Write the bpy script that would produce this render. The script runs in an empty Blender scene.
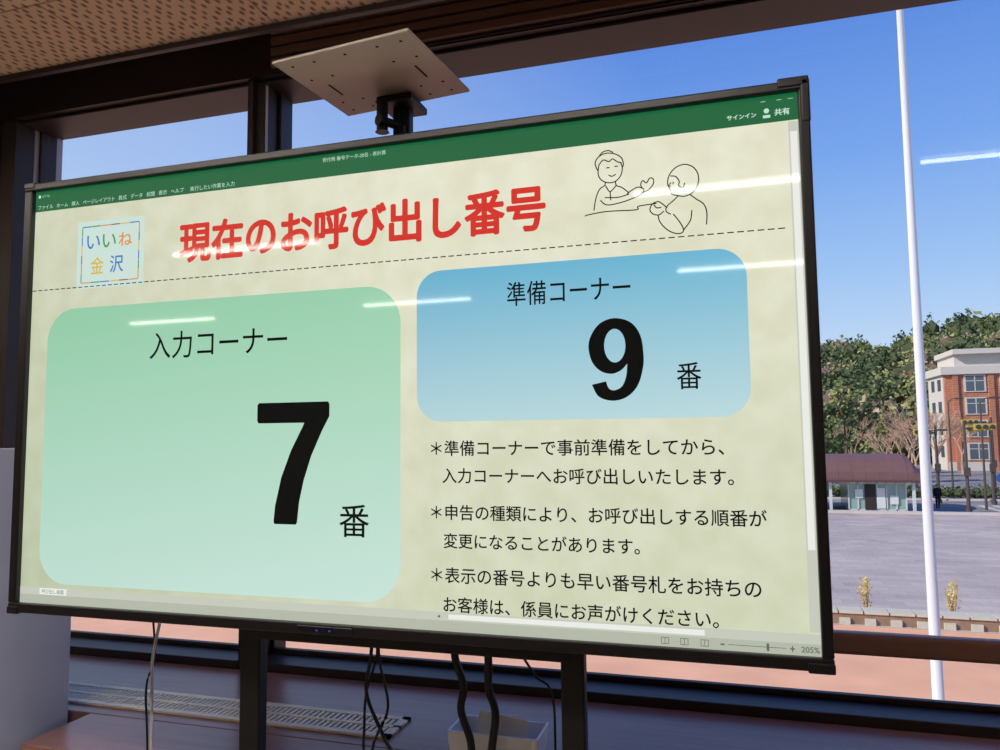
import bpy, math, random
from mathutils import Matrix, Vector, noise
random.seed(7)
sc=bpy.context.scene
sc.view_settings.view_transform='Standard'
COL=sc.collection

# ------------------------------------------------------------------ helpers
def lin(c):
    return tuple(((v/255)/12.92 if v/255<=0.04045 else ((v/255+0.055)/1.055)**2.4) for v in c)
def new_mat(n):
    m=bpy.data.materials.new(n);m.use_nodes=True
    return m,m.node_tree,m.node_tree.nodes['Principled BSDF']
def mat(n,c,rough=.6,spec=.3,metal=0,var=0.0,scale=8.0,bump=0.0,stretch=None):
    m,nt,b=new_mat(n);c=lin(c)
    b.inputs['Base Color'].default_value=(*c,1);b.inputs['Roughness'].default_value=rough
    b.inputs['Specular IOR Level'].default_value=spec;b.inputs['Metallic'].default_value=metal
    if var or bump:
        tc=nt.nodes.new('ShaderNodeTexCoord');mp=nt.nodes.new('ShaderNodeMapping');nz=nt.nodes.new('ShaderNodeTexNoise')
        nz.inputs['Scale'].default_value=scale;nz.inputs['Detail'].default_value=5
        if stretch: mp.inputs['Scale'].default_value=stretch
        nt.links.new(tc.outputs['Object'],mp.inputs[0]);nt.links.new(mp.outputs[0],nz.inputs['Vector'])
        if var:
            cr=nt.nodes.new('ShaderNodeValToRGB')
            cr.color_ramp.elements[0].position=.3;cr.color_ramp.elements[1].position=.7
            cr.color_ramp.elements[0].color=(*[v*(1-var) for v in c],1);cr.color_ramp.elements[1].color=(*[min(1,v*(1+var)) for v in c],1)
            nt.links.new(nz.outputs['Fac'],cr.inputs[0]);nt.links.new(cr.outputs[0],b.inputs['Base Color'])
        if bump:
            bp=nt.nodes.new('ShaderNodeBump');bp.inputs['Strength'].default_value=bump
            nt.links.new(nz.outputs['Fac'],bp.inputs['Height']);nt.links.new(bp.outputs[0],b.inputs['Normal'])
    return m
SR=.035
def emit_mat(n,c,s=1.0,base=.03):
    m,nt,b=new_mat(n);b.inputs['Base Color'].default_value=(base,base,base,1)
    b.inputs['Emission Color'].default_value=(*lin(c),1);b.inputs['Emission Strength'].default_value=s
    b.inputs['Roughness'].default_value=SR;b.inputs['Specular IOR Level'].default_value=.5
    return m
def grad_mat(n,c_top,c_bot,z_top,z_bot,c_left=None,noise_amt=0.0):
    m,nt,b=new_mat(n);b.inputs['Base Color'].default_value=(.04,.04,.04,1);b.inputs['Roughness'].default_value=SR
    b.inputs['Emission Strength'].default_value=1
    tc=nt.nodes.new('ShaderNodeTexCoord');sp=nt.nodes.new('ShaderNodeSeparateXYZ');nt.links.new(tc.outputs['Object'],sp.inputs[0])
    mr=nt.nodes.new('ShaderNodeMapRange');mr.inputs[1].default_value=z_bot;mr.inputs[2].default_value=z_top
    nt.links.new(sp.outputs[2],mr.inputs[0])
    cr=nt.nodes.new('ShaderNodeValToRGB');cr.color_ramp.elements[0].color=(*lin(c_bot),1);cr.color_ramp.elements[1].color=(*lin(c_top),1)
    nt.links.new(mr.outputs[0],cr.inputs[0]);out=cr.outputs[0]
    if c_left:
        mr2=nt.nodes.new('ShaderNodeMapRange');mr2.inputs[1].default_value=c_left[1];mr2.inputs[2].default_value=c_left[2]
        nt.links.new(sp.outputs[0],mr2.inputs[0])
        mx=nt.nodes.new('ShaderNodeMix');mx.data_type='RGBA';mx.blend_type='MULTIPLY';mx.inputs[0].default_value=1
        cr2=nt.nodes.new('ShaderNodeValToRGB');cr2.color_ramp.elements[0].color=(*c_left[0],1);cr2.color_ramp.elements[1].color=(1,1,1,1)
        nt.links.new(mr2.outputs[0],cr2.inputs[0]);nt.links.new(out,mx.inputs[6]);nt.links.new(cr2.outputs[0],mx.inputs[7]);out=mx.outputs[2]
    if noise_amt:
        nz=nt.nodes.new('ShaderNodeTexNoise');nz.inputs['Scale'].default_value=16;nz.inputs['Detail'].default_value=4
        nt.links.new(tc.outputs['Object'],nz.inputs['Vector'])
        cr3=nt.nodes.new('ShaderNodeValToRGB');cr3.color_ramp.elements[0].position=.35;cr3.color_ramp.elements[1].position=.65
        cr3.color_ramp.elements[0].color=(1-noise_amt,1-noise_amt,1-noise_amt*1.6,1);cr3.color_ramp.elements[1].color=(1,1,1,1)
        nt.links.new(nz.outputs['Fac'],cr3.inputs[0])
        mx=nt.nodes.new('ShaderNodeMix');mx.data_type='RGBA';mx.blend_type='MULTIPLY';mx.inputs[0].default_value=1
        nt.links.new(out,mx.inputs[6]);nt.links.new(cr3.outputs[0],mx.inputs[7]);out=mx.outputs[2]
    nt.links.new(out,b.inputs['Emission Color'])
    return m

class B:
    def __init__(s): s.v=[];s.f=[];s.m=[]
    def add(s,v,f,mi=0):
        o=len(s.v);s.v+=[tuple(p) for p in v];s.f+=[tuple(i+o for i in q) for q in f];s.m+=[mi]*len(f)
    def box(s,x0,x1,y0,y1,z0,z1,mi=0,M=None):
        v=[Vector((x,y,z)) for x in (x0,x1) for y in (y0,y1) for z in (z0,z1)]
        if M: v=[M@p for p in v]
        s.add(v,[(0,1,3,2),(4,6,7,5),(0,4,5,1),(2,3,7,6),(0,2,6,4),(1,5,7,3)],mi)
    def quad(s,a,b,c,d,mi=0): s.add([a,b,c,d],[(0,1,2,3)],mi)
    def tube(s,pts,rad,mi=0,n=8,cap=True):
        pts=[Vector(p) for p in pts]
        if not isinstance(rad,(list,tuple)): rad=[rad]*len(pts)
        v=[];f=[]
        for i,p in enumerate(pts):
            d=(pts[min(i+1,len(pts)-1)]-pts[max(i-1,0)]).normalized()
            a=Vector((0,0,1)) if abs(d.z)<.9 else Vector((1,0,0))
            u=d.cross(a).normalized();w=d.cross(u)
            for k in range(n):
                t=2*math.pi*k/n;v.append(p+(u*math.cos(t)+w*math.sin(t))*rad[i])
        for i in range(len(pts)-1):
            for k in range(n):
                k2=(k+1)%n;f.append((i*n+k,i*n+k2,(i+1)*n+k2,(i+1)*n+k))
        if cap: f.append(tuple(range(n)));f.append(tuple((len(pts)-1)*n+k for k in range(n))[::-1])
        s.add(v,f,mi)
    def done(s,name,mats,parent=None,smooth=False,bevel=0,loc=None):
        me=bpy.data.meshes.new(name);me.from_pydata(s.v,[],s.f)
        for m in mats: me.materials.append(m)
        me.polygons.foreach_set('material_index',s.m)
        if smooth: me.polygons.foreach_set('use_smooth',[True]*len(s.f))
        me.update()
        o=bpy.data.objects.new(name,me);COL.objects.link(o)
        if parent: o.parent=parent
        if loc: o.location=loc
        if bevel:
            b=o.modifiers.new('bevel','BEVEL');b.width=bevel;b.segments=3;b.limit_method='ANGLE'
        return o
def empty(name,loc=(0,0,0)):
    e=bpy.data.objects.new(name,None);e.empty_display_size=.1;e.location=loc;COL.objects.link(e);return e
def smooth_pts(P,n=6,closed=False):
    P=[Vector(p) for p in P];out=[];N=len(P)
    g=(lambda i:P[i%N]) if closed else (lambda i:P[max(0,min(N-1,i))])
    for i in range(N if closed else N-1):
        a,b,c,d=g(i-1),g(i),g(i+1),g(i+2)
        for k in range(n):
            t=k/n;out.append(.5*((2*b)+(c-a)*t+(2*a-5*b+4*c-d)*t*t+(-a+3*b-3*c+d)*t**3))
    out.append(g(0) if closed else P[-1]);return out

# ------------------------------------------------------------------ camera
CX,CY,CZ=0.6948,-1.331,1.489
yaw,pitch,roll=.2923,.0816,-.0105
cy,sy=math.cos(yaw),math.sin(yaw)
fw=Vector((-sy*math.cos(pitch),cy*math.cos(pitch),math.sin(pitch)));r0=Vector((cy,sy,0));u0=r0.cross(fw)
r2=r0*math.cos(roll)+u0*math.sin(roll);u2=-r0*math.sin(roll)+u0*math.cos(roll)
cam=bpy.data.objects.new('camera',bpy.data.cameras.new('camera'));COL.objects.link(cam);sc.camera=cam
cam.matrix_world=Matrix([[r2[i],u2[i],-fw[i],(CX,CY,CZ)[i]] for i in range(3)]+[[0,0,0,1]])
cam.data.sensor_width=36;cam.data.lens=27.07;cam.data.clip_start=.02;cam.data.clip_end=1500

# ------------------------------------------------------------------ world + sun
w=bpy.data.worlds.new('sky');sc.world=w;w.use_nodes=True;nt=w.node_tree
bg=nt.nodes['Background'];tc=nt.nodes.new('ShaderNodeTexCoord');sp=nt.nodes.new('ShaderNodeSeparateXYZ')
nt.links.new(tc.outputs['Generated'],sp.inputs[0])
cr=nt.nodes.new('ShaderNodeValToRGB');nt.links.new(sp.outputs[2],cr.inputs[0])
E=cr.color_ramp.elements
E[0].position=0;E[0].color=(*lin((218,234,250)),1)
E[1].position=.9;E[1].color=(*lin((56,100,196)),1)
for p,c in [(.09,(202,224,251)),(.19,(166,203,250)),(.33,(124,170,243)),(.5,(88,136,226))]:
    e=E.new(p);e.color=(*lin(c),1)
dt=nt.nodes.new('ShaderNodeVectorMath');dt.operation='DOT_PRODUCT';dt.inputs[1].default_value=(-.92,.35,-.1)
nt.links.new(tc.outputs['Generated'],dt.inputs[0])
mr=nt.nodes.new('ShaderNodeMapRange');mr.inputs[1].default_value=.35;mr.inputs[2].default_value=1.0;mr.inputs[4].default_value=.65
nt.links.new(dt.outputs['Value'],mr.inputs[0])
mx=nt.nodes.new('ShaderNodeMix');mx.data_type='RGBA';nt.links.new(mr.outputs[0],mx.inputs[0]);nt.links.new(cr.outputs[0],mx.inputs[6])
mx.inputs[7].default_value=(*lin((210,226,250)),1);nt.links.new(mx.outputs[2],bg.inputs[0]);bg.inputs[1].default_value=1.0
sun=bpy.data.objects.new('sun',bpy.data.lights.new('sun','SUN'));COL.objects.link(sun)
sun.data.energy=4.3;sun.data.angle=.01;sun.data.color=(1,.93,.80)
sun.rotation_euler=Vector((-.72,-.42,.55)).to_track_quat('Z','Y').to_euler();sun.location=(-20,-12,20)

# ------------------------------------------------------------------ room
M_frame=mat('dark_bronze_frame',(46,35,33),.45,.4,var=.15,scale=5)
M_reveal=mat('light_frame',(176,176,186),.5,.3,var=.05)
M_wall=mat('room_wall_paint',(196,184,168),.8,.2,var=.05,scale=3)
M_brown=mat('brown_metal_panel',(118,92,80),.5,.3,var=.1,scale=4,stretch=(.3,1,4))
M_ceil,nt,b=new_mat('acoustic_board');b.inputs['Roughness'].default_value=.9
tc=nt.nodes.new('ShaderNodeTexCoord')
vo=nt.nodes.new('ShaderNodeTexVoronoi');vo.inputs['Scale'].default_value=42;vo.inputs['Randomness'].default_value=.35
mpc=nt.nodes.new('ShaderNodeMapping');mpc.inputs['Scale'].default_value=(1,.55,1);mpc.inputs['Rotation'].default_value=(0,0,.6)
nt.links.new(tc.outputs['Object'],mpc.inputs[0]);nt.links.new(mpc.outputs[0],vo.inputs['Vector'])
cr=nt.nodes.new('ShaderNodeValToRGB');cr.color_ramp.elements[0].position=.18;cr.color_ramp.elements[1].position=.36
cr.color_ramp.elements[0].color=(*lin((140,114,92)),1);cr.color_ramp.elements[1].color=(*lin((228,200,168)),1)
nt.links.new(vo.outputs['Distance'],cr.inputs[0])
bk=nt.nodes.new('ShaderNodeTexBrick');bk.inputs['Color1'].default_value=(1,1,1,1);bk.inputs['Color2'].default_value=(.93,.93,.93,1);bk.inputs['Mortar'].default_value=(.55,.5,.48,1)
bk.inputs['Scale'].default_value=1;bk.inputs['Brick Width'].default_value=.6;bk.inputs['Row Height'].default_value=.3;bk.inputs['Mortar Size'].default_value=.004
nt.links.new(tc.outputs['Object'],bk.inputs['Vector'])
mx=nt.nodes.new('ShaderNodeMix');mx.data_type='RGBA';mx.blend_type='MULTIPLY';mx.inputs[0].default_value=1
nt.links.new(cr.outputs[0],mx.inputs[6]);nt.links.new(bk.outputs[0],mx.inputs[7]);nt.links.new(mx.outputs[2],b.inputs['Base Color'])
M_floor=mat('vinyl_floor_tile',(176,164,150),.6,.3,var=.08,scale=30)

XL,XR,YB=-6.6,4.6,-7.4
CEZ=2.766
k=B();k.box(XL,XR,YB,.9,-.15,0);k.done('floor',[M_floor])
k=B();k.box(XL,XR,YB,.62,CEZ,CEZ+.5);k.done('ceiling',[M_ceil])
k=B();k.box(XL-.15,XL,YB,1.1,0,3.3);k.done('wall_west',[M_wall])
k=B();k.box(XR,XR+.15,YB,1.1,0,3.3);k.done('wall_east',[M_wall])
k=B();k.box(XL-.15,XR+.15,YB-.15,YB,0,3.3);k.done('wall_south',[M_wall])
k=B()
k.box(XL,-2.03,.87,1.1,0,3.3,0);k.box(3.0,XR,.87,1.1,0,3.3,0)
k.box(-2.03,3.0,.87,1.1,2.76,3.3,0)
k.box(-2.03,3.0,.9,1.1,-3.9,.71,1);k.box(XL,XR,.6,.9,3.266,3.4,0)
k.box(XL,-2.03,.9,1.1,-3.9,0,1);k.box(3.0,XR,.9,1.1,-3.9,0,1)
k.done('wall_north',[M_frame,M_wall])
k=B()
for i in range(12):
    z=2.775+i*.038
    k.box(-.78,3.0,.845,.868,z,z+.028,0)
k.box(-.8,3.0,.862,.8695,2.765,3.25,1)
k.done('trim_1',[M_brown,M_frame],bevel=.002)
k=B();k.box(XL,XR,.60,.622,2.75,2.80);k.done('trim_2',[M_frame],bevel=.003)

M_glass=bpy.data.materials.new('window_glass');M_glass.use_nodes=True;nt=M_glass.node_tree;nt.nodes.clear()
o=nt.nodes.new('ShaderNodeOutputMaterial');ms=nt.nodes.new('ShaderNodeMixShader');tr=nt.nodes.new('ShaderNodeBsdfTransparent');gl=nt.nodes.new('ShaderNodeBsdfGlossy')
tr.inputs[0].default_value=(.95,.97,.97,1);gl.inputs['Roughness'].default_value=.01
lw=nt.nodes.new('ShaderNodeLayerWeight');pw=nt.nodes.new('ShaderNodeMath');pw.operation='POWER';pw.inputs[1].default_value=4
ma=nt.nodes.new('ShaderNodeMath');ma.operation='MULTIPLY_ADD';ma.inputs[1].default_value=.8;ma.inputs[2].default_value=.03
nt.links.new(lw.outputs['Facing'],pw.inputs[0]);nt.links.new(pw.outputs[0],ma.inputs[0]);nt.links.new(ma.outputs[0],ms.inputs[0])
nt.links.new(tr.outputs[0],ms.inputs[1]);nt.links.new(gl.outputs[0],ms.inputs[2]);nt.links.new(ms.outputs[0],o.inputs[0])
def window(name,x0,x1,b0,b1):
    e=empty(name,(0,0,0))
    k=B();z0,z1=.755,2.76
    k.box(x0,x0+.012,.985,1.06,z0,z1,0);k.box(x1-.012,x1,.985,1.06,z0,z1,0)
    k.box(x0,x1,.9,1.06,z1-.012,z1,0)
    k.box(b0,b1,.874,1.06,.712,z0,0)
    k.box(x0,x1,.985,1.0,z0,z0+.016,0)
    k.done('frame',[M_frame,M_reveal],e,bevel=.003)
    g=B();g.quad((x0,1.0,z0),(x1,1.0,z0),(x1,1.0,z1),(x0,1.0,z1));g.done('glass',[M_glass],e)
    return e
window('window_1',-1.956,-.893,-2.02,-.893)
window('window_2',-.837,2.95,-.837,2.99)
k=B();k.box(-2.03,-1.957,.88,.966,.71,2.76,0);k.box(-2.03,-1.957,.966,1.1,.71,2.76,1);k.done('trim_3',[M_frame,M_reveal],bevel=.003)
k=B();k.box(-.892,-.838,.90,1.08,.71,2.76,0);k.box(-.892,-.870,.878,.90,.71,2.76,0);k.box(-.8379,-.834,.905,.918,.756,2.745,1)
k.done('trim_4',[M_frame,M_reveal],bevel=.002)
M_rail=mat('bronze_rail',(128,92,80),.35,.5,var=.08)
k=B();k.box(-.83,2.95,.828,.872,.918,.974)
for x in (-.81,1.9,2.93): k.box(x-.012,x+.012,.872,.8985,.93,.96)
k.done('window_guard_rail',[M_rail],bevel=.012)

# counter under the windows
M_wood=mat('walnut_counter',(140,100,90),.30,.5,var=.16,scale=6,stretch=(.6,9,9))
M_vent=mat('cream_vent_metal',(226,214,190),.4,.4)
M_slot=mat('vent_slot',(40,30,30),.9,.1)
k=B()
k.box(-2.02,2.99,.42,.872,.689,.729);k.box(-1.04,2.99,.20,.42,.689,.729)
k.box(-2.02,2.99,.46,.87,0,.689,1);k.box(-1.0,2.99,.25,.46,0,.689,1)
k.done('window_counter',[M_wood,M_frame],bevel=.004)
k=B();x0,x1,y0,y1,z=-1.62,-.15,.469,.609,.7295
k.box(x0+.01,x1-.01,y0+.01,y1-.01,z,z+.001,1)
for a in ((x0,x1,y0,y0+.02),(x0,x1,y1-.02,y1),(x0,x0+.02,y0,y1),(x1-.02,x1,y0,y1),(x0,x1,(y0+y1)/2-.006,(y0+y1)/2+.006)):
    k.box(*a,z,z+.006)
x=x0+.024
while x<x1-.026:
    k.box(x,x+.010,y0+.015,y1-.015,z,z+.0045);x+=.0165
k.done('air_vent_grille',[M_vent,M_slot])

# ceiling lamps, then added fill panels
M_tube,nt,b=new_mat('fluorescent_tube');b.inputs['Emission Color'].default_value=(1,.95,.85,1);b.inputs['Emission Strength'].default_value=21
M_white=mat('white_enamel',(225,225,222),.4,.4)
for (xa,xb,y) in [(-5.4,-4.35,-5.2),(-2.55,-1.5,-5.05),(.38,1.3,-4.5),(-2.85,-1.75,-2.84),(.28,1.12,-2.55),(-1.35,-.3,-.49),(1.6,2.65,-.49),(3.0,4.0,-2.6)]:
    e=empty('fluorescent_ceiling_lamp',((xa+xb)/2,y,CEZ));h=(xb-xa)/2
    k=B();k.box(-h-.04,h+.04,-.035,.035,-.012,0);k.box(-h-.035,-h-.01,-.018,.018,-.045,-.012);k.box(h+.01,h+.035,-.018,.018,-.045,-.012)
    k.done('housing',[M_white],e,bevel=.003)
    k=B();k.tube([(-h-.01,0,-.03),(h+.01,0,-.03)],.010,n=12);k.done('tube',[M_tube],e,smooth=True)
M_pan,nt,b=new_mat('fill_panel_glow');b.inputs['Emission Color'].default_value=(1,.92,.80,1);b.inputs['Emission Strength'].default_value=22
for xc in (-4.2,-2.7,-1.2,.2):  # unseen glowing panels added overhead to brighten the room interior
    e=empty('added_fill_panel',(xc,-1.22,CEZ))
    k=B();k.box(-.63,.63,-.13,-.11,-.03,0);k.box(-.63,.63,.11,.13,-.03,0);k.box(-.63,-.61,-.11,.11,-.03,0);k.box(.61,.63,-.11,.11,-.03,0);k.done('housing',[M_white],e,bevel=.002)
    k=B();k.box(-.61,.61,-.11,.11,-.022,-.012);k.done('glow_face',[M_pan],e)

# ------------------------------------------------------------------ display
D=empty('interactive_display',(0,0,1.60))
M_bez=mat('bezel_black',(20,17,22),.35,.5)
M_bez2=mat('display_back_metal',(34,32,36),.5,.4)
def rrect(x0,x1,z0,z1,r,n=10):
    p=[]
    for cx,cz,a in ((x1-r,z1-r,0),(x0+r,z1-r,90),(x0+r,z0+r,180),(x1-r,z0+r,270)):
        for i in range(n+1):
            t=math.radians(a+90*i/n);p.append((cx+r*math.cos(t),cz+r*math.sin(t)))
    return p
k=B()
X0,X1,Z0,Z1=-.853,.845,-.489,.485
sx0,sx1,sz0,sz1=-.831,.827,-.468,.468
k.box(X0,X1,-.012,.02,sz1,Z1);k.box(X0,X1,-.012,.02,Z0,sz0);k.box(X0,sx0,-.012,.02,sz0,sz1);k.box(sx1,X1,-.012,.02,sz0,sz1)
k.done('bezel',[M_bez],D,bevel=.003)
k=B();k.box(X0+.004,X1-.004,.004,.07,Z0+.004,Z1-.004);k.box(-.5,.5,.07,.095,-.38,.36);k.done('housing',[M_bez2],D,bevel=.008)
k=B();k.box(X1-.05,X1,-.014,.03,Z1-.012,Z1+.005);k.box(X1-.014,X1+.001,-.014,.03,Z1-.075,Z1);
k.box(X0-.001,X0+.03,-.014,.03,Z1-.012,Z1+.003);k.box(X1-.04,X1+.001,-.014,.03,Z0-.003,Z0+.014);k.box(X0-.001,X0+.03,-.014,.03,Z0-.003,Z0+.014)
k.done('corner_caps',[M_bez],D,bevel=.003)
k=B();k.box(-.12,.0,-.0135,-.010,Z0+.004,Z0+.017);k.done('sensor_window',[mat('sensor_plastic',(14,12,30),.15,.6)],D,bevel=.002)
M_led=emit_mat('led_blue',(60,70,200),.7)
k=B();k.box(-.078,-.074,-.0145,-.0135,Z0+.008,Z0+.011);k.box(-.05,-.046,-.0145,-.0135,Z0+.008,Z0+.011);k.done('status_led',[M_led],D)

def plate_mesh(name,pts,layer,m):
    k=B();y=-.0005*layer
    k.add([(x,y,z) for x,z in pts],[tuple(range(len(pts)))],0)
    return k.done(name,[m],D)
def rect(name,x0,x1,z0,z1,layer,m): return plate_mesh(name,[(x0,z0),(x1,z0),(x1,z1),(x0,z1)],layer,m)
M_bg=grad_mat('slide_parchment',(230,229,208),(210,216,190),.40,-.45,((.78,.83,.78),-.83,.1),.09)  # left side dimmed: viewing-angle falloff painted into the slide colour
rect('screen_slide',sx0,sx1,sz0,sz1,0,M_bg)
M_green=emit_mat('ribbon_green',(16,98,58));rect('title_bar',sx0,sx1,.420,sz1,1,M_green)
M_gp=grad_mat('panel_green',(148,205,170),(198,226,216),.19,-.42,((.86,.93,.90),-.8,.1))
M_bp=grad_mat('panel_blue',(104,180,210),(184,216,220),.20,-.08,((.9,.93,.95),.12,.75))
plate_mesh('green_panel',rrect(-.780,.094,-.424,.187,.075),2,M_gp)
plate_mesh('blue_panel',rrect(.128,.735,-.082,.208,.05),2,M_bp)
M_ink=emit_mat('ink_black',(14,18,20),.5,base=.004);M_red=emit_mat('ink_red',(208,42,32));M_wt=emit_mat('ink_white',(190,225,205))
M_grey=emit_mat('ui_grey',(196,200,186));M_ui2=emit_mat('ui_light',(232,234,228));M_uid=emit_mat('ui_dark',(96,100,96))

def text_geo(body):
    c=bpy.data.curves.new('tmp','FONT');c.body=body;c.size=1;c.resolution_u=6
    o=bpy.data.objects.new('tmp',c);COL.objects.link(o);bpy.context.view_layer.update()
    dg=bpy.context.evaluated_depsgraph_get();me=bpy.data.meshes.new_from_object(o.evaluated_get(dg))
    v=[(p.co.x,p.co.y) for p in me.vertices];f=[tuple(p.vertices) for p in me.polygons]
    bpy.data.objects.remove(o);bpy.data.meshes.remove(me);bpy.data.curves.remove(c)
    return v,f
def outline_mesh(name,loops,m,layer):
    """filled 2-D outline with holes, on the slide"""
    c=bpy.data.curves.new('tmp','CURVE');c.dimensions='2D';c.fill_mode='BOTH'
    for L in loops:
        s=c.splines.new('POLY');s.points.add(len(L)-1);s.use_cyclic_u=True
        for p,q in zip(s.points,L): p.co=(q[0],q[1],0,1)
    o=bpy.data.objects.new('tmp',c);COL.objects.link(o);bpy.context.view_layer.update()
    dg=bpy.context.evaluated_depsgraph_get();me=bpy.data.meshes.new_from_object(o.evaluated_get(dg))
    k=B();k.add([(p.co.x,-.0005*layer,p.co.y) for p in me.vertices],[tuple(p.vertices) for p in me.polygons],0)
    bpy.data.objects.remove(o);bpy.data.meshes.remove(me);bpy.data.curves.remove(c)
    return k.done(name,[m],D)
def text(name,body,x0,x1,z0,z1,m,bold=0.0,layer=3,uniform=False):
    v,f=text_geo(body)
    ax=min(p[0] for p in v);bx=max(p[0] for p in v);az=min(p[1] for p in v);bz=max(p[1] for p in v)
    s=(x1-x0)/(bx-ax);t=s if uniform else (z1-z0)/(bz-az);zc=(z0+z1)/2;mz=(az+bz)/2
    k=B();offs=[(0,0)]
    if bold: offs=[(bold*math.cos(a),bold*math.sin(a)) for a in [i*math.pi/4 for i in range(8)]]+[(0,0)]
    for i,(dx,dz) in enumerate(offs):
        k.add([(x0+(p[0]-ax)*s+dx,-.0005*layer-.00001*i,zc+(p[1]-mz)*t+dz) for p in v],f,0)
    return k.done(name,[m],D)
text('headline','現在のお呼び出し番号',-.424,.384,.270,.354,M_red,.0026,uniform=False)
text('label_input','入力コーナー',-.496,-.157,.063,.121,M_ink,.0002)
text('label_prep','準備コーナー',.310,.538,.130,.175,M_ink,.0002)
text('ban_large','番',-.035,.028,-.302,-.240,M_ink,.0003)
text('ban_small','番',.614,.655,-.033,.013,M_ink,.0002)
seven=[(0.02,1),(.98,1),(1,.98),(1,.88),(.90,.76),(.76,.56),(.66,.36),(.60,.18),(.575,.02),(.56,0),(.265,0),(.25,.02),(.27,.15),(.35,.38),(.48,.60),(.64,.80),(.66,.83),(.02,.83),(0,.85),(0,.98)]
plate_mesh('digit_seven',[(-.224+.165*x,-.281+.243*z) for x,z in seven],3,M_ink)
def nrm(P): return [(.461+.097*x,-.050+.147*z) for x,z in P]
o_a=smooth_pts([Vector((x,z,0)) for x,z in [(.05,.20),(.17,.055),(.42,0),(.68,.04),(.88,.17),(.985,.38),(1.0,.56),(.95,.78),(.78,.94),(.49,1.0),(.22,.945),(.05,.80),(0,.655),(.06,.48),(.21,.365),(.41,.325),(.58,.36),(.705,.44)]],6)
o_b=smooth_pts([Vector((x,z,0)) for x,z in [(.705,.44),(.68,.29),(.60,.17),(.46,.125),(.36,.15),(.31,.235)]],6)
outer9=[(p.x,p.y) for p in o_a]+[(p.x,p.y) for p in o_b[1:]]
hole9=[(.485+.195*math.cos(t*math.pi/16),.665+.205*math.sin(t*math.pi/16)) for t in range(32)]
outline_mesh('digit_nine',[nrm(outer9),nrm(hole9)],M_ink,3)
rows=[('＊準備コーナーで事前準備をしてから、',.157,.688,-.132),('入力コーナーへお呼び出しいたします。',.180,.702,-.183),('＊申告の種類により、お呼び出しする順番が',.157,.752,-.251),('変更になることがあります。',.182,.543,-.303),('＊表示の番号よりも早い番号札をお持ちの',.157,.739,-.366),('お客様は、係員にお声がけください。',.181,.670,-.419)]
for i,(s,a,b_,z) in enumerate(rows): text('note_line_%d'%(i+1),s,a,b_,z-.02,z+.02,M_ink,.0003,uniform=True)
text('menu_text','ファイル   ホーム   挿入   ページレイアウト   数式   データ   校閲   表示   ヘルプ     実行したい作業を入力',-.822,-.289,.424,.436,M_wt,uniform=True)
text('window_title','受付用 番号データ-20名 - 表計算',-.079,.062,.450,.461,M_wt,uniform=True)
text('quick_access','■ ↩ ↪',-.822,-.79,.450,.461,M_wt,uniform=True)
text('sign_in','サインイン',.712,.760,.431,.442,M_wt,.0003,uniform=True)
text('share','共有',.790,.814,.430,.443,M_wt,.0003,uniform=True)
k=B()
k.add([(.777+.0045*math.cos(i*math.pi/6),-.0016,.441+.0045*math.sin(i*math.pi/6)) for i in range(12)],[tuple(range(12))]);k.box(.771,.783,-.0016,-.0014,.4285,.4335)
for x in (.772,.798,.816): k.box(x-.004,x+.004,-.0014,-.0012,.4575,.4583)
k.done('account_icon',[M_wt],D)
k=B();x=-.829
while x<.79: k.box(x,x+.011,-.0012,-.001,.2333,.2353);x+=.0165
k.done('dashed_rule',[M_ink],D)
rect('logo_card',-.704,-.520,.230,.384,1,emit_mat('logo_card_blue',(200,222,214)))
cols=[emit_mat('pen_blue',(60,120,190)),emit_mat('pen_green',(70,150,80)),emit_mat('pen_orange',(220,140,50)),emit_mat('pen_brown',(140,90,60)),emit_mat('pen_yellow',(215,180,60))]
k=B()
fr=[(-.690,.371),(-.533,.371),(-.533,.243),(-.690,.243)]
for i in range(4):
    a=fr[i];b_=fr[(i+1)%4]
    for j in range(6):
        p=[a[q]+(b_[q]-a[q])*(j+.02)/6 for q in (0,1)];r=[a[q]+(b_[q]-a[q])*(j+.97)/6 for q in (0,1)]
        wd=.0013
        if i%2==0: k.box(min(p[0],r[0]),max(p[0],r[0]),-.0014,-.0012,p[1]-wd,p[1]+wd,(i+j)%5)
        else: k.box(p[0]-wd,p[0]+wd,-.0014,-.0012,min(p[1],r[1]),max(p[1],r[1]),(i*2+j)%5)
k.done('logo_frame',cols,D)
for i,(ch,x,z,c) in enumerate([('い',-.676,.320,0),('い',-.632,.320,1),('ね',-.588,.320,2),('金',-.664,.262,4),('沢',-.610,.262,0)]):
    text('logo_glyph_%d'%(i+1),ch,x,x+.036,z,z+(.030 if i<3 else .038),cols[c],.0004)
rect('vertical_scroll_track',.811,.827,-.430,.418,1,M_grey)
rect('vertical_scroll_thumb',.8135,.8245,-.30,.400,2,M_ui2)
rect('tab_row',sx0,sx1,-.449,-.4335,1,M_grey)
rect('sheet_tab',-.775,-.700,-.448,-.434,2,M_ui2)
text('sheet_tab_text','呼び出し画面',-.768,-.707,-.446,-.436,M_green,layer=3,uniform=True)
rect('horizontal_scroll_thumb',.19,.647,-.446,-.437,2,M_ui2)
text('scroll_arrows','◂',.168,.174,-.446,-.437,M_uid,uniform=True)
rect('status_bar',sx0,sx1,sz0,-.449,1,emit_mat('status_grey',(178,184,168)))
text('zoom_value','205%',.797,.824,-.463,-.453,M_uid,.0002,uniform=True)
rect('zoom_line',.684,.774,-.4585,-.4575,2,M_uid);rect('zoom_knob',.744,.748,-.464,-.452,3,M_uid)
text('zoom_minus','-',.672,.678,-.459,-.457,M_uid,.0003);text('zoom_plus','+',.780,.787,-.4625,-.4535,M_uid,.0003)
k=B()
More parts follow.
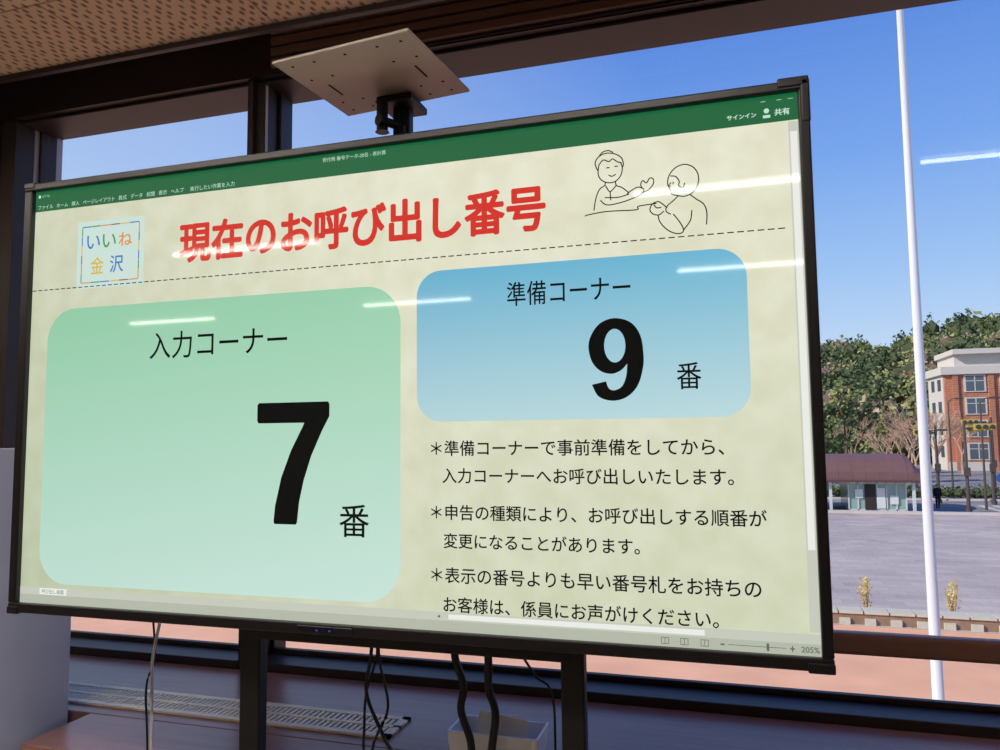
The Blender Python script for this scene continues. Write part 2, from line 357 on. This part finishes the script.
for x in (.575,.607,.640):
    for a in ((x,x+.013,-.4535,-.4525),(x,x+.013,-.4635,-.4625),(x,x+.001,-.4635,-.4525),(x+.012,x+.013,-.4635,-.4525),(x+.006,x+.007,-.4635,-.4525)):
        k.box(a[0],a[1],-.0014,-.0012,a[2],a[3])
k.done('view_buttons',[M_uid],D)
def ribbon(k,pts,wd=.0010,closed=False,n=6):
    P=smooth_pts([(x/1000,0,z/1000) for x,z in pts],n,closed)
    v=[];f=[]
    for i,p in enumerate(P):
        d=P[min(i+1,len(P)-1)]-P[max(i-1,0)]
        if d.length==0: d=Vector((1,0,0))
        d.normalize();nn=Vector((-d.z,0,d.x))*wd
        v+=[p+nn+Vector((0,-.0013,0)),p-nn+Vector((0,-.0013,0))]
    for i in range(len(P)-1): f.append((2*i,2*i+1,2*i+3,2*i+2))
    k.add(v,f,0)
k=B()
ribbon(k,[(487,380),(485,364),(490,352),(502,345),(516,346),(526,356),(529,370),(526,380)])
ribbon(k,[(484,370),(480,384),(487,395),(500,400),(516,397),(528,388),(531,376),(529,370)])
ribbon(k,[(487,380),(495,388),(505,384),(512,388),(520,382),(528,379)])
ribbon(k,[(487,395),(491,400),(497,404),(506,404),(513,400)])
ribbon(k,[(500,372),(503,373),(506,372)]);ribbon(k,[(515,373),(518,374),(521,373)]);ribbon(k,[(504,359),(510,356),(517,359)])
ribbon(k,[(498,346),(496,340),(487,334),(480,318),(476,296)]);ribbon(k,[(516,345),(518,338),(528,333),(540,322)])
ribbon(k,[(498,340),(506,328),(517,338)]);ribbon(k,[(506,328),(507,312)])
ribbon(k,[(488,314),(500,304),(525,306),(548,312),(562,318),(566,326),(556,331),(544,326),(536,320)])
ribbon(k,[(562,320),(574,324),(583,334),(583,343),(577,345),(571,337),(565,342),(561,336),(563,328)])
ribbon(k,[(496,318),(520,316),(540,320)])
ribbon(k,[(459,287),(466,289),(500,292),(552,290),(556,296),(588,298)])
ribbon(k,[(613,318),(608,332),(612,348),(624,360),(640,363),(654,355),(661,340),(659,324),(650,311),(637,306),(626,308),(615,312),(613,318)])
ribbon(k,[(613,345),(622,343),(628,334),(627,326),(634,322),(637,330)])
ribbon(k,[(614,333),(610,328),(613,326)]);ribbon(k,[(617,330),(618,334)]);
ribbon(k,[(646,308),(656,299),(668,289),(673,274),(672,252)])
ribbon(k,[(626,308),(618,301),(606,291),(604,282),(612,276)])
ribbon(k,[(606,288),(598,296),(590,301),(580,297),(576,287),(582,279),(592,277),(600,283)])
ribbon(k,[(590,277),(592,266),(600,254),(612,244),(626,240),(633,246),(626,262),(616,276)])
ribbon(k,[(633,246),(645,262),(648,280)]);ribbon(k,[(583,296),(588,290),(596,290)])
k.done('illustration_lines',[M_ink],D)

# stand ----------------------------------------------------------------
S=empty('display_stand',(0,0,0))
M_st=mat('black_powder_coat',(20,19,22),.5,.4)
k=B()
for xa,xb in ((-.326,-.277),(.378,.423)):
    k.box(xa,xb,.0965,.128,.09,1.95)
    k.box(xa-.005,xb+.005,-.22,.19,.055,.10)
    for y in (-.19,.16):
        k.tube([((xa+xb)/2-.015,y,.03),((xa+xb)/2+.015,y,.03)],.03,n=16)
k.box(-.326,.423,.10,.125,.30,.345);k.box(-.30,.40,.096,.125,1.062,1.10);k.box(-.326,.423,.0965,.125,1.87,1.91)
k.done('frame',[M_st],S,bevel=.004)
k=B();k.box(.031,.069,.098,.122,1.80,2.195);k.box(.037,.063,.085,.098,2.09,2.15);k.box(.01,.09,.06,.15,2.19,2.205)
k.tube([(.02,.07,2.195),(.02,.07,2.13)],.012,n=12);k.tube([(.02,.05,2.15),(.05,.10,2.15)],.010,n=10)
k.done('shelf_post',[M_st],S,bevel=.003)
M_pl=mat('shelf_plate_metal',(178,163,154),.45,.35)
M_hole=mat('plate_hole',(40,34,34),.9,.1)
Mr=Matrix.Translation((.04,0,2.212))@Matrix.Rotation(-.10,4,'Z')
k=B();k.box(-.15,.15,-.135,.125,-.003,.003,0,Mr)
k.done('shelf_plate',[M_pl],S,bevel=.0015)
k=B()
for x in (-.12,-.07,0,.07,.12):
    for y in (-.11,-.05,.06,.10):
        if x==0 and abs(y)<.07: continue
        k.tube([Mr@Vector((x,y,-.0035)),Mr@Vector((x,y,-.0029))],.003,n=12)
for x in (-.10,.10): k.box(x-.002,x+.002,-.02,.03,-.0036,-.0029,0,Mr)
k.done('shelf_plate_holes',[M_hole],S)

# cables ----------------------------------------------------------------
M_cab=mat('black_cable',(18,17,20),.5,.4);M_cw=mat('white_cable',(205,202,198),.5,.4)
def cable(name,pts,r,m,sh=0):
    pts=[(x+(-.012 if x<.1 else -.008)+sh,y+.05,z) for x,y,z in pts]
    k=B();k.tube(smooth_pts(pts,8),r,n=8);k.done(name,[m],None,smooth=True)
cable('power_cable',[(-.02,.09,1.12),(-.03,.10,1.03),(-.045,.11,.95),(-.01,.12,.86),(.03,.12,.78),(.06,.13,.5),(.05,.14,.01)],.004,M_cab)
cable('power_cable',[(-.035,.09,1.12),(-.02,.11,1.04),(-.05,.12,.95),(-.06,.13,.87),(-.065,.14,.78),(-.05,.15,.4),(-.02,.15,.01)],.003,M_cab)
cable('power_cable',[(-.01,.09,1.12),(-.015,.11,1.02),(.0,.12,.92),(-.04,.13,.83),(-.05,.14,.7),(-.02,.15,.01)],.003,M_cab)
cable('cable_sleeve',[(.165,.10,1.12),(.163,.11,1.04),(.178,.12,.98),(.172,.12,.93),(.19,.13,.86),(.185,.13,.78),(.17,.14,.4),(.17,.14,.01)],.0085,M_cab,-.012)
cable('cable_sleeve',[(.232,.10,1.12),(.235,.11,1.04),(.232,.12,.98),(.246,.12,.93),(.235,.13,.86),(.225,.13,.78),(.21,.14,.4),(.21,.14,.01)],.0085,M_cab,-.012)
cable('thin_cable',[(.27,.10,1.12),(.29,.11,1.06),(.32,.12,1.01),(.35,.13,.97),(.355,.13,.8),(.355,.14,.01)],.0025,M_cab)
cable('lan_cable',[(-.53,.09,1.12),(-.535,.10,1.07),(-.56,.11,.99),(-.57,.12,.92),(-.565,.12,.7),(-.55,.12,.01)],.0035,M_cw,-.035)
cable('lan_cable',[(-.545,.09,1.12),(-.55,.11,1.05),(-.555,.12,.97),(-.585,.13,.90),(-.575,.13,.7),(-.57,.13,.01)],.0025,M_cab,-.045)

# grey cabinet -----------------------------------------------------------
M_gc=mat('cabinet_grey',(198,200,212),.5,.3,var=.03)
M_gd=mat('cabinet_seam',(90,92,100),.6,.2)
k=B();k.box(-1.82,-1.10,.14,.40,.04,1.47,0);k.box(-1.80,-1.12,.16,.38,0,.04,1)
k.box(-1.464,-1.458,.1385,.141,.06,1.45,1);k.box(-1.50,-1.485,.125,.14,.8,.95,1);k.box(-1.435,-1.42,.125,.14,.8,.95,1)
k.done('storage_cabinet',[M_gc,M_gd],bevel=.006)

M_bin=mat('translucent_white_plastic',(235,236,248),.35,.4)
T=empty('storage_bin',(.20,.275,.7295));k=B()
w0,w1,dd,hh=.10,.085,.05,.135
def ring(wx,wy,z): return [(-wx,-wy,z),(wx,-wy,z),(wx,wy,z),(-wx,wy,z)]
v=ring(w1,dd*.85,0)+ring(w0,dd,hh)+ring(w0-.005,dd-.005,hh)+ring(w1-.005,dd*.85-.005,.006)
f=[(3,2,1,0)]+[(a*4+i,a*4+(i+1)%4,(a+1)*4+(i+1)%4,(a+1)*4+i) for a in range(3) for i in range(4)]+[(12,13,14,15)]
k.add(v,f);k.done('bin_body',[M_bin],T)
k=B();k.box(-.06,.05,-.012,-.010,.01,.165,0,Matrix.Rotation(.12,4,'Y'));k.box(-.03,.07,.012,.014,.01,.15,0,Matrix.Rotation(-.15,4,'Y'));k.done('papers',[M_white],T)

# ------------------------------------------------------------------ outside
ZG=-3.91
def brickmat(n,c1,c2,mo,bw,rh,ms,rough=.85,vert=False):
    m,nt,b=new_mat(n);b.inputs['Roughness'].default_value=rough;b.inputs['Specular IOR Level'].default_value=.2
    tc=nt.nodes.new('ShaderNodeTexCoord');bk=nt.nodes.new('ShaderNodeTexBrick')
    bk.inputs['Color1'].default_value=(*lin(c1),1);bk.inputs['Color2'].default_value=(*lin(c2),1);bk.inputs['Mortar'].default_value=(*lin(mo),1)
    bk.inputs['Scale'].default_value=1;bk.inputs['Brick Width'].default_value=bw;bk.inputs['Row Height'].default_value=rh;bk.inputs['Mortar Size'].default_value=ms
    src=tc.outputs['Object']
    if vert:
        mp=nt.nodes.new('ShaderNodeMapping');mp.inputs['Rotation'].default_value=(math.pi/2,0,0);nt.links.new(src,mp.inputs[0]);src=mp.outputs[0]
    nt.links.new(src,bk.inputs['Vector'])
    nz=nt.nodes.new('ShaderNodeTexNoise');nz.inputs['Scale'].default_value=.35;nz.inputs['Detail'].default_value=6;nt.links.new(tc.outputs['Object'],nz.inputs['Vector'])
    cr=nt.nodes.new('ShaderNodeValToRGB');cr.color_ramp.elements[0].color=(.82,.82,.84,1);cr.color_ramp.elements[1].color=(1,1,1,1);cr.color_ramp.elements[0].position=.35;cr.color_ramp.elements[1].position=.65
    nt.links.new(nz.outputs['Fac'],cr.inputs[0])
    mx=nt.nodes.new('ShaderNodeMix');mx.data_type='RGBA';mx.blend_type='MULTIPLY';mx.inputs[0].default_value=1
    nt.links.new(bk.outputs[0],mx.inputs[6]);nt.links.new(cr.outputs[0],mx.inputs[7]);nt.links.new(mx.outputs[2],b.inputs['Base Color'])
    return m
M_plaza=brickmat('plaza_stone',(208,192,182),(190,176,168),(176,162,156),.9,.6,.012)
M_fore=mat('salmon_paving',(244,182,142),.7,.3,var=.10,scale=.6)
M_asph=mat('asphalt',(150,144,140),.9,.2,var=.12,scale=.4)
k=B()
k.box(-150,260,1.3,22.2,ZG-.3,ZG,1);k.box(-150,260,22.2,55,ZG-.3,ZG,0);k.box(-150,260,55,400,ZG-.3,ZG,2)
k.done('ground',[M_plaza,M_fore,M_asph])
M_wl=mat('pale_stone',(206,200,182),.8,.2,var=.06)
M_kb=mat('brown_kerb_brick',(150,124,104),.85,.2,var=.2,scale=3)
k=B();k.box(-40,60,22.4,22.9,ZG,ZG+.30,1);x=-40
while x<60: k.box(x,x+.62,22.36,22.94,ZG+.30,ZG+.38,0);x+=.66
x=-40
while x<60: k.box(x,x+.28,22.33,22.4,ZG,ZG+.18,0);x+=.66
k.done('planter_kerb',[M_wl,M_kb])
M_band=mat('pale_band',(212,200,192),.8,.2,var=.05)
k=B()
k.box(-60,120,54.6,55.2,ZG,ZG+.15);k.box(-60,120,66,66.4,ZG,ZG+.15)
for i in range(14): k.box(18+i*.9,18.45+i*.9,57,62,ZG,ZG+.01)
k.done('road_kerb',[M_band])

k=B();x,y=3.36,10.67
k.tube([(x,y,ZG),(x,y,ZG+3),(x,y,ZG+9),(x-.0,y,ZG+17.0)],[.080,.073,.056,.032],n=20)
k.tube([(x,y,ZG),(x,y,ZG+.25)],.16,n=20);k.tube([(x,y,ZG+17.0),(x,y,ZG+17.1),(x,y,ZG+17.2)],[.05,.07,.02],n=16)
k.box(x-.03,x+.03,y-.11,y-.07,ZG+1.0,ZG+1.2)
k.done('flagpole',[mat('white_painted_pole',(222,222,226),.4,.3)],smooth=True)

CN=empty('entrance_canopy',(0,0,0))
M_maroon=mat('russet_roof',(120,88,86),.6,.3,var=.06,scale=2)
xa,xb,ya,yb=-4.0,13.0,55.4,61.0
k=B();n=14;prof=[]
for i in range(n+1):
    t=math.pi*i/n;prof.append((ya+(yb-ya)*(1-math.cos(t))/2,ZG+2.15+1.75*math.sin(t)**.75))
xs=[xa+(xb-xa)*i/40 for i in range(41)]
v=[];f=[]
for x in xs:
    e_=min(1,max(0,(xb-x)/.9));sq=.55+.45*math.sqrt(1-(1-e_)**2)
    for yy,zz in prof: v.append((x,yy,ZG+2.15+(zz-ZG-2.15)*sq))
for i in range(40):
    for j in range(n): f.append((i*(n+1)+j,(i+1)*(n+1)+j,(i+1)*(n+1)+j+1,i*(n+1)+j+1))
f.append(tuple(range(n+1)));f.append(tuple(40*(n+1)+j for j in range(n+1))[::-1])
k.add(v,f,0)
k.box(xa,xb+.1,ya-.1,yb+.1,ZG+2.02,ZG+2.18,1)
for i in range(1,20):
    x=xa+(xb-xa)*i/20
    k.tube([(x,p[0],p[1]+.0) for p in prof],.02,0,n=4)
k.done('roof',[M_maroon,mat('russet_trim',(98,68,68),.5,.3)],CN)
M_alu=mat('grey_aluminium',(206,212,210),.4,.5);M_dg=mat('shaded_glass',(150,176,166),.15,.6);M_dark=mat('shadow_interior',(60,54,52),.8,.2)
k=B();ge,gf=8.6,12.2
for x in [xa+.4,-1.0,2.0,5.0,7.4,12.6]: k.box(x-.09,x+.09,55.7,55.9,ZG,ZG+2.05);k.box(x-.09,x+.09,60.4,60.6,ZG,ZG+2.05)
k.box(ge,gf,56.2,60.2,ZG+.05,ZG+2.0,1);x=ge
while x<=gf+.01: k.box(x-.04,x+.04,56.13,56.2,ZG,ZG+2.02);x+=.6
k.box(ge,gf,56.13,56.2,ZG+1.9,ZG+2.02);k.box(ge,gf,56.13,56.2,ZG,ZG+.15);k.box(gf,gf+.05,56.2,60.2,ZG,ZG+2.02)
for (x0_,x1_,z0_,z1_) in ((9.0,9.5,.9,1.5),(10.4,10.9,.2,1.6),(11.2,11.7,.5,1.1)): k.box(x0_,x1_,56.1,56.13,ZG+z0_,ZG+z1_,2)
k.box(9.62,10.3,56.1,56.14,ZG+.1,ZG+1.85,3)
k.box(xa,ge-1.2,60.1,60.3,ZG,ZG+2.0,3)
k.done('enclosure',[M_alu,M_dg,M_white,M_dark],CN)

BL=empty('brick_office_building',(0,0,0))
M_brk=brickmat('orange_brick',(196,124,92),(182,110,84),(200,162,140),.5,.25,.02,vert=True)
M_cor=mat('cornice_stone',(210,202,192),.8,.2,var=.05)
M_win=mat('building_window_glass',(84,92,104),.1,.6)
bx,by,dp=30.2,118.0,9.0
k=B()
k.box(bx,bx+45,by,by+dp,ZG,ZG+13.6,0)
k.box(bx-.1,bx,by+.6,by+dp-.4,ZG,ZG+13.4,1)
k.box(bx-.5,bx+45.5,by-.5,by+dp+.3,ZG+13.4,ZG+14.5,1);k.box(bx+1.0,bx+45.5,by-.9,by+dp,ZG+16.2,ZG+16.9,1);k.box(bx+1.4,bx+45,by+.2,by+dp,ZG+14.5,ZG+16.2,1)
k.box(bx,bx+45,by-.15,by,ZG,ZG+1.2,1)
for j in range(4):
    zz=ZG+1.6+j*3.15
    for yy in (by+1.6,by+5.0): k.box(bx-.16,bx-.1,yy,yy+1.6,zz+.2,zz+1.8,2)
    for i in range(9):
        x=bx+2.6+i*4.4
        k.box(x-.25,x+2.45,by-.14,by,zz-.15,zz+2.25,1);k.box(x,x+2.2,by-.16,by-.13,zz,zz+2.1,2)
        k.box(x+1.04,x+1.16,by-.2,by-.16,zz,zz+2.1,1);k.box(x,x+2.2,by-.2,by-.16,zz+1.35,zz+1.45,1)
for i in range(10):
    x=bx+.9+i*4.4;k.box(x,x+.7,by-.3,by,ZG,ZG+13.4,0)
k.done('facade',[M_brk,M_cor,M_win],BL)

# vegetation -------------------------------------------------------------
import bmesh
bm=bmesh.new();bmesh.ops.create_icosphere(bm,subdivisions=3,radius=1);ICO_V=[v.co.copy() for v in bm.verts];ICO_F=[tuple(v.index for v in f.verts) for f in bm.faces];bm.free()
bm=bmesh.new();bmesh.ops.create_icosphere(bm,subdivisions=1,radius=1);IC2_V=[v.co.copy() for v in bm.verts];IC2_F=[tuple(v.index for v in f.verts) for f in bm.faces];bm.free()
rnd=random.random
def clump(k,c,r,mi,n,s,sz=.8,core=0,taper=0):
    """a leafy crown: small dark core plus a shell of leaf sprays"""
    cx,cy_,cz=c
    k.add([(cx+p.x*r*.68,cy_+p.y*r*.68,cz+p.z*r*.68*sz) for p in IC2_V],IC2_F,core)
    for _ in range(n):
        z=rnd()*2-1;a=rnd()*6.2832;q=math.sqrt(1-z*z)*(1-taper*max(z,0)) ;rr=r*(.68+.42*rnd())
        px,py,pz=cx+q*math.cos(a)*rr,cy_+q*math.sin(a)*rr,cz+z*rr*sz
        ux,uy,uz=(rnd()-.5),(rnd()-.5),(rnd()-.5);vx,vy,vz=(rnd()-.5),(rnd()-.5),(rnd()-.5);t=s*(1+rnd())
        k.add([(px-ux*t,py-uy*t,pz-uz*t),(px+vx*t,py+vy*t,pz+vz*t),(px+ux*t,py+uy*t,pz+uz*t),(px-vx*t,py-vy*t,pz-vz*t)],[(0,1,2,3)],mi)
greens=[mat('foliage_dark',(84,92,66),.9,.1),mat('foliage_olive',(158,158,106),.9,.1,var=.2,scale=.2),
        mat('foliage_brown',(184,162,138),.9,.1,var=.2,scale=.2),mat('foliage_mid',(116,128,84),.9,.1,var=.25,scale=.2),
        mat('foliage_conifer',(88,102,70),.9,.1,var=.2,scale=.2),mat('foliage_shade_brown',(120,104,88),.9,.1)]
def crest(dx):
    T=[(-1,.12),(.0,.118),(.12,.117),(.15,.119),(.18,.108),(.208,.115),(.23,.132),(.268,.138),(.3,.145),(.4,.15),(.6,.13),(1,.1)]
    for a,b_ in zip(T,T[1:]):
        if a[0]<=dx<=b_[0]: return a[1]+(b_[1]-a[1])*(dx-a[0])/(b_[0]-a[0])
    return .1
k=B()
nx,ny=60,10;v=[];f=[]
for j in range(ny+1):
    u=j/ny;t=141+62*u
    for i in range(nx+1):
        dx=-.6+1.4*i/nx;v.append((dx*t,t-1.33,ZG-.3+(crest(dx)*200+5.4-7)*u**.8))
for j in range(ny):
    for i in range(nx): a=j*(nx+1)+i;f.append((a,a+1,a+nx+2,a+nx+1))
k.add(v,f,0)
for i in range(1600):
    u=1.0 if i%6==0 else rnd()
    vis=i%4!=0
    dx=random.uniform(.07,.42) if vis else random.uniform(-.5,.8)
    t=141+62*u;r=random.uniform(1.4,3.6)
    z=ZG-.3+(crest(dx)*200+5.4-7)*u**.8+random.uniform(1,5.0)
    g=noise.noise(Vector((dx*t*.07,u*5,3.1)))+random.uniform(-.22,.22)
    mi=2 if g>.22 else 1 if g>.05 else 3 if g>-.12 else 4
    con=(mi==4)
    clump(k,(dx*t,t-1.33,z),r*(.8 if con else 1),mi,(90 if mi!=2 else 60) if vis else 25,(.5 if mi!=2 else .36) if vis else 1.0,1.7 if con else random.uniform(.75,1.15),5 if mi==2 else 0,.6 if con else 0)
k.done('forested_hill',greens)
def tree(name,x,y,h,mi,cr_,nb=26,trunk=.22):
    k=B();k.tube([(x,y,ZG),(x+.1,y,ZG+h*.3),(x,y,ZG+h*.6)],[trunk,trunk*.8,trunk*.3],6,n=8)
    for i in range(nb):
        a=rnd()*6.28;q=rnd()**.5;zz=random.uniform(.32,.97)
        rr=cr_*(1-abs(zz-.5)*1.2)
        clump(k,(x+rr*q*math.cos(a),y+rr*q*math.sin(a),ZG+h*zz-.4),random.uniform(.3,.5)*cr_*.6,mi if rnd()<.7 else 3,70,.22,.75)
    k.done(name,greens+[mat('bark',(112,92,76),.9,.1)])
for (x,y,h,mi,c) in [(9.6,78,8.8,3,2.3),(12.6,86,11.6,1,3.0),(16.4,98,9.5,4,2.4),(5.2,84,9,3,2.6),(19.6,108,8.5,1,2.2),(44,100,7,0,3)]:
    tree('leafy_tree',x,y,h,mi,c)
M_bb=mat('bare_branches',(200,164,138),.9,.1)
def bare(x,y,h,seed):
    random.seed(seed);k=B()
    def br(p,d,l,r,lv):
        q=p+d*l;k.tube([p,(p+q)/2+Vector((random.uniform(-1,1),random.uniform(-1,1),0))*l*.05,q],[r,r*.8,r*.6],0,n=5 if lv>2 else 3,cap=False)
        if lv==0: return
        for i in range(3 if lv>1 else 4):
            a=random.random()*6.28;s=random.uniform(.35,.75)
            nd=(d+Vector((math.cos(a)*s,math.sin(a)*s,random.uniform(-.05,.3)))).normalized()
            br(q,nd,l*random.uniform(.6,.82),r*.62,lv-1)
    br(Vector((x,y,ZG)),Vector((0,0,1)),h*.28,.15,5)
    k.done('bare_tree',[M_bb])
for i,(x,y,h) in enumerate([(14.8,74,7.0),(18.8,84,8.5),(22.6,92,9),(25.5,104,9.5),(14.5,94,8),(29.5,109,8.5),(16.8,79,7.5),(21.8,100,9.5)]): bare(x,y,h,i+3)
random.seed(99)
k=B()
for i in range(120):
    clump(k,(-5+i*.42,68.5+random.uniform(-.3,.3),ZG+.45),random.uniform(.5,.75),random.choice([0,3]),40,.16,.9)
k.done('clipped_hedge',greens)
M_ys=mat('yellow_leaves',(222,200,104),.8,.2,var=.2,scale=20)
for x in (4.45,6.75,9.0,1.5):
    k=B()
    for i in range(9):
        a=rnd()*6.28;r=random.uniform(.05,.25);k.tube([(x,23.6,ZG+.01),(x+r*math.cos(a)*.6,23.6+r*math.sin(a)*.6,ZG+.5),(x+r*math.cos(a)*1.1,23.6+r*math.sin(a),ZG+random.uniform(.8,1.1))],[.018,.012,.006],1,n=4)
    for i in range(170):
        a=rnd()*6.28;z=rnd();r=random.uniform(0,.24)*(1-abs(z-.5)*.8)
        c=Vector((x+r*math.cos(a),23.6+r*math.sin(a),ZG+.25+z*.85));u=Vector((random.uniform(-1,1),random.uniform(-1,1),random.uniform(-1,1))).normalized()*.045;v_=u.cross(Vector((0,0,1))).normalized()*.03
        k.add([c-u,c+v_,c+u,c-v_],[(0,1,2,3)],0)
    k.done('yellow_shrub',[M_ys,M_bb])

M_pole=mat('pole_brown_grey',(84,74,72),.6,.3);M_sig=mat('signal_housing',(206,170,80),.5,.3);M_lens=mat('signal_lens',(50,60,50),.3,.5)
def signal(x,y,h,arm):
    k=B();k.tube([(x,y,ZG),(x,y,ZG+h)],[.13,.08],0,n=12)
    k.tube([(x,y,ZG+h-.5),(x+arm,y,ZG+h-.35)],.05,0,n=8);cx=x+arm
    k.box(cx-.65,cx+.65,y-.22,y-.05,ZG+h-.62,ZG+h-.18,1)
    for i in (-1,0,1): k.tube([(cx+i*.42,y-.32,ZG+h-.4),(cx+i*.42,y-.2,ZG+h-.4)],.15,2,n=12)
    k.tube([(x,y,ZG+.0),(x,y,ZG+.3)],.2,0,n=12);k.box(x-.2,x+.2,y-.2,y-.1,ZG+2.4,ZG+3.0,0)
    k.done('traffic_signal',[M_pole,M_sig,M_lens],bevel=.01)
signal(16.0,56.5,6.1,1.2);signal(15.9,63.5,5.8,-.9);signal(22.0,71.5,6.6,-1.6);signal(19.4,63.0,6.0,-1.0)
for x,y,h in ((14.0,57.5,5.2),(17.6,58.5,7.4),(19.5,74.0,8.0)):
    k=B()
    k.tube([(x,y,ZG),(x,y,ZG+h)],[.09,.05],0,n=10);k.tube([(x,y,ZG+h),(x+.3,y,ZG+h+.3),(x+.9,y,ZG+h+.35)],.04,0,n=8);k.box(x+.6,x+1.2,y-.12,y+.12,ZG+h+.25,ZG+h+.4,0)
    k.done('street_lamp',[M_pole],bevel=.01)
M_blue=mat('sign_blue',(50,90,160),.5,.3)
for x,y in ((17.9,56.2),(15.0,64.8)):
    k=B();k.tube([(x,y,ZG),(x,y,ZG+2.6)],.04,0,n=8);k.tube([(x,y-.06,ZG+2.3),(x,y-.04,ZG+2.3)],.3,1,n=20);k.done('road_sign',[M_pole,M_blue])

# pedestrian -------------------------------------------------------------
PE=empty('pedestrian',(14.75,59.0,ZG))
def skin(name,V,Ed,R,m,sub=2):
    me=bpy.data.meshes.new(name);me.from_pydata(V,Ed,[]);o=bpy.data.objects.new(name,me);COL.objects.link(o);o.parent=PE
    me.materials.append(m)
    s=o.modifiers.new('skin','SKIN')
    for i,r in enumerate(R): me.skin_vertices[0].data[i].radius=(r,r*.8)
    me.skin_vertices[0].data[0].use_root=True
    s.use_smooth_shade=True;q=o.modifiers.new('sub','SUBSURF');q.levels=sub;q.render_levels=sub
M_coat=mat('dark_coat',(34,34,42),.8,.2);M_skin=mat('skin_tone',(200,150,125),.6,.3);M_hair=mat('dark_hair',(28,22,20),.6,.3)
skin('body',[(0,0,.92),(0,0,1.15),(0,0,1.38),(0,0,1.47),(-.18,0,1.37),(-.24,-.05,1.1),(-.22,-.16,.86),(.18,0,1.37),(.24,.06,1.1),(.22,.02,.85),(-.09,0,.86),(-.1,-.12,.48),(-.1,-.06,.07),(-.1,-.2,.04),(.09,0,.86),(.1,.06,.48),(.1,.2,.09),(.1,.08,.04)],
 [(0,1),(1,2),(2,3),(2,4),(4,5),(5,6),(2,7),(7,8),(8,9),(0,10),(10,11),(11,12),(12,13),(0,14),(14,15),(15,16),(16,17)],
 [.17,.16,.18,.07,.09,.065,.045,.09,.065,.045,.12,.085,.055,.045,.12,.085,.055,.045],M_coat)
k=B();
for p,r,mi in (((0,-.01,1.58),.1,0),((0,.02,1.61),.108,1)):
    k.add([(p[0]+v.x*r*.85,p[1]+v.y*r*.95,p[2]+v.z*r*1.15) for v in ICO_V],ICO_F,mi)
k.box(-.012,.012,-.12,-.09,1.55,1.59,0);k.box(-.1,-.085,-.02,.02,1.55,1.61,0);k.box(.085,.1,-.02,.02,1.55,1.61,0)
k.done('head',[M_skin,M_hair],PE,smooth=True)
for s in (-1,1):
    k=B();yy=-.18 if s<0 else 0
    k.tube([(s*.22,yy,.88),(s*.22,yy-.01,.80)],[.03,.036],0,n=8)
    for i in range(4): k.tube([(s*.22,yy-.03+i*.018,.80),(s*.22,yy-.035+i*.018,.76-.006*(i%3)),(s*.215,yy-.04+i*.018,.73)],[.008,.008,.006],0,n=6)
    k.tube([(s*.22,yy-.03,.83),(s*.21,yy-.06,.79)],[.01,.008],0,n=6)
    k.done('hand',[M_skin],PE,smooth=True)
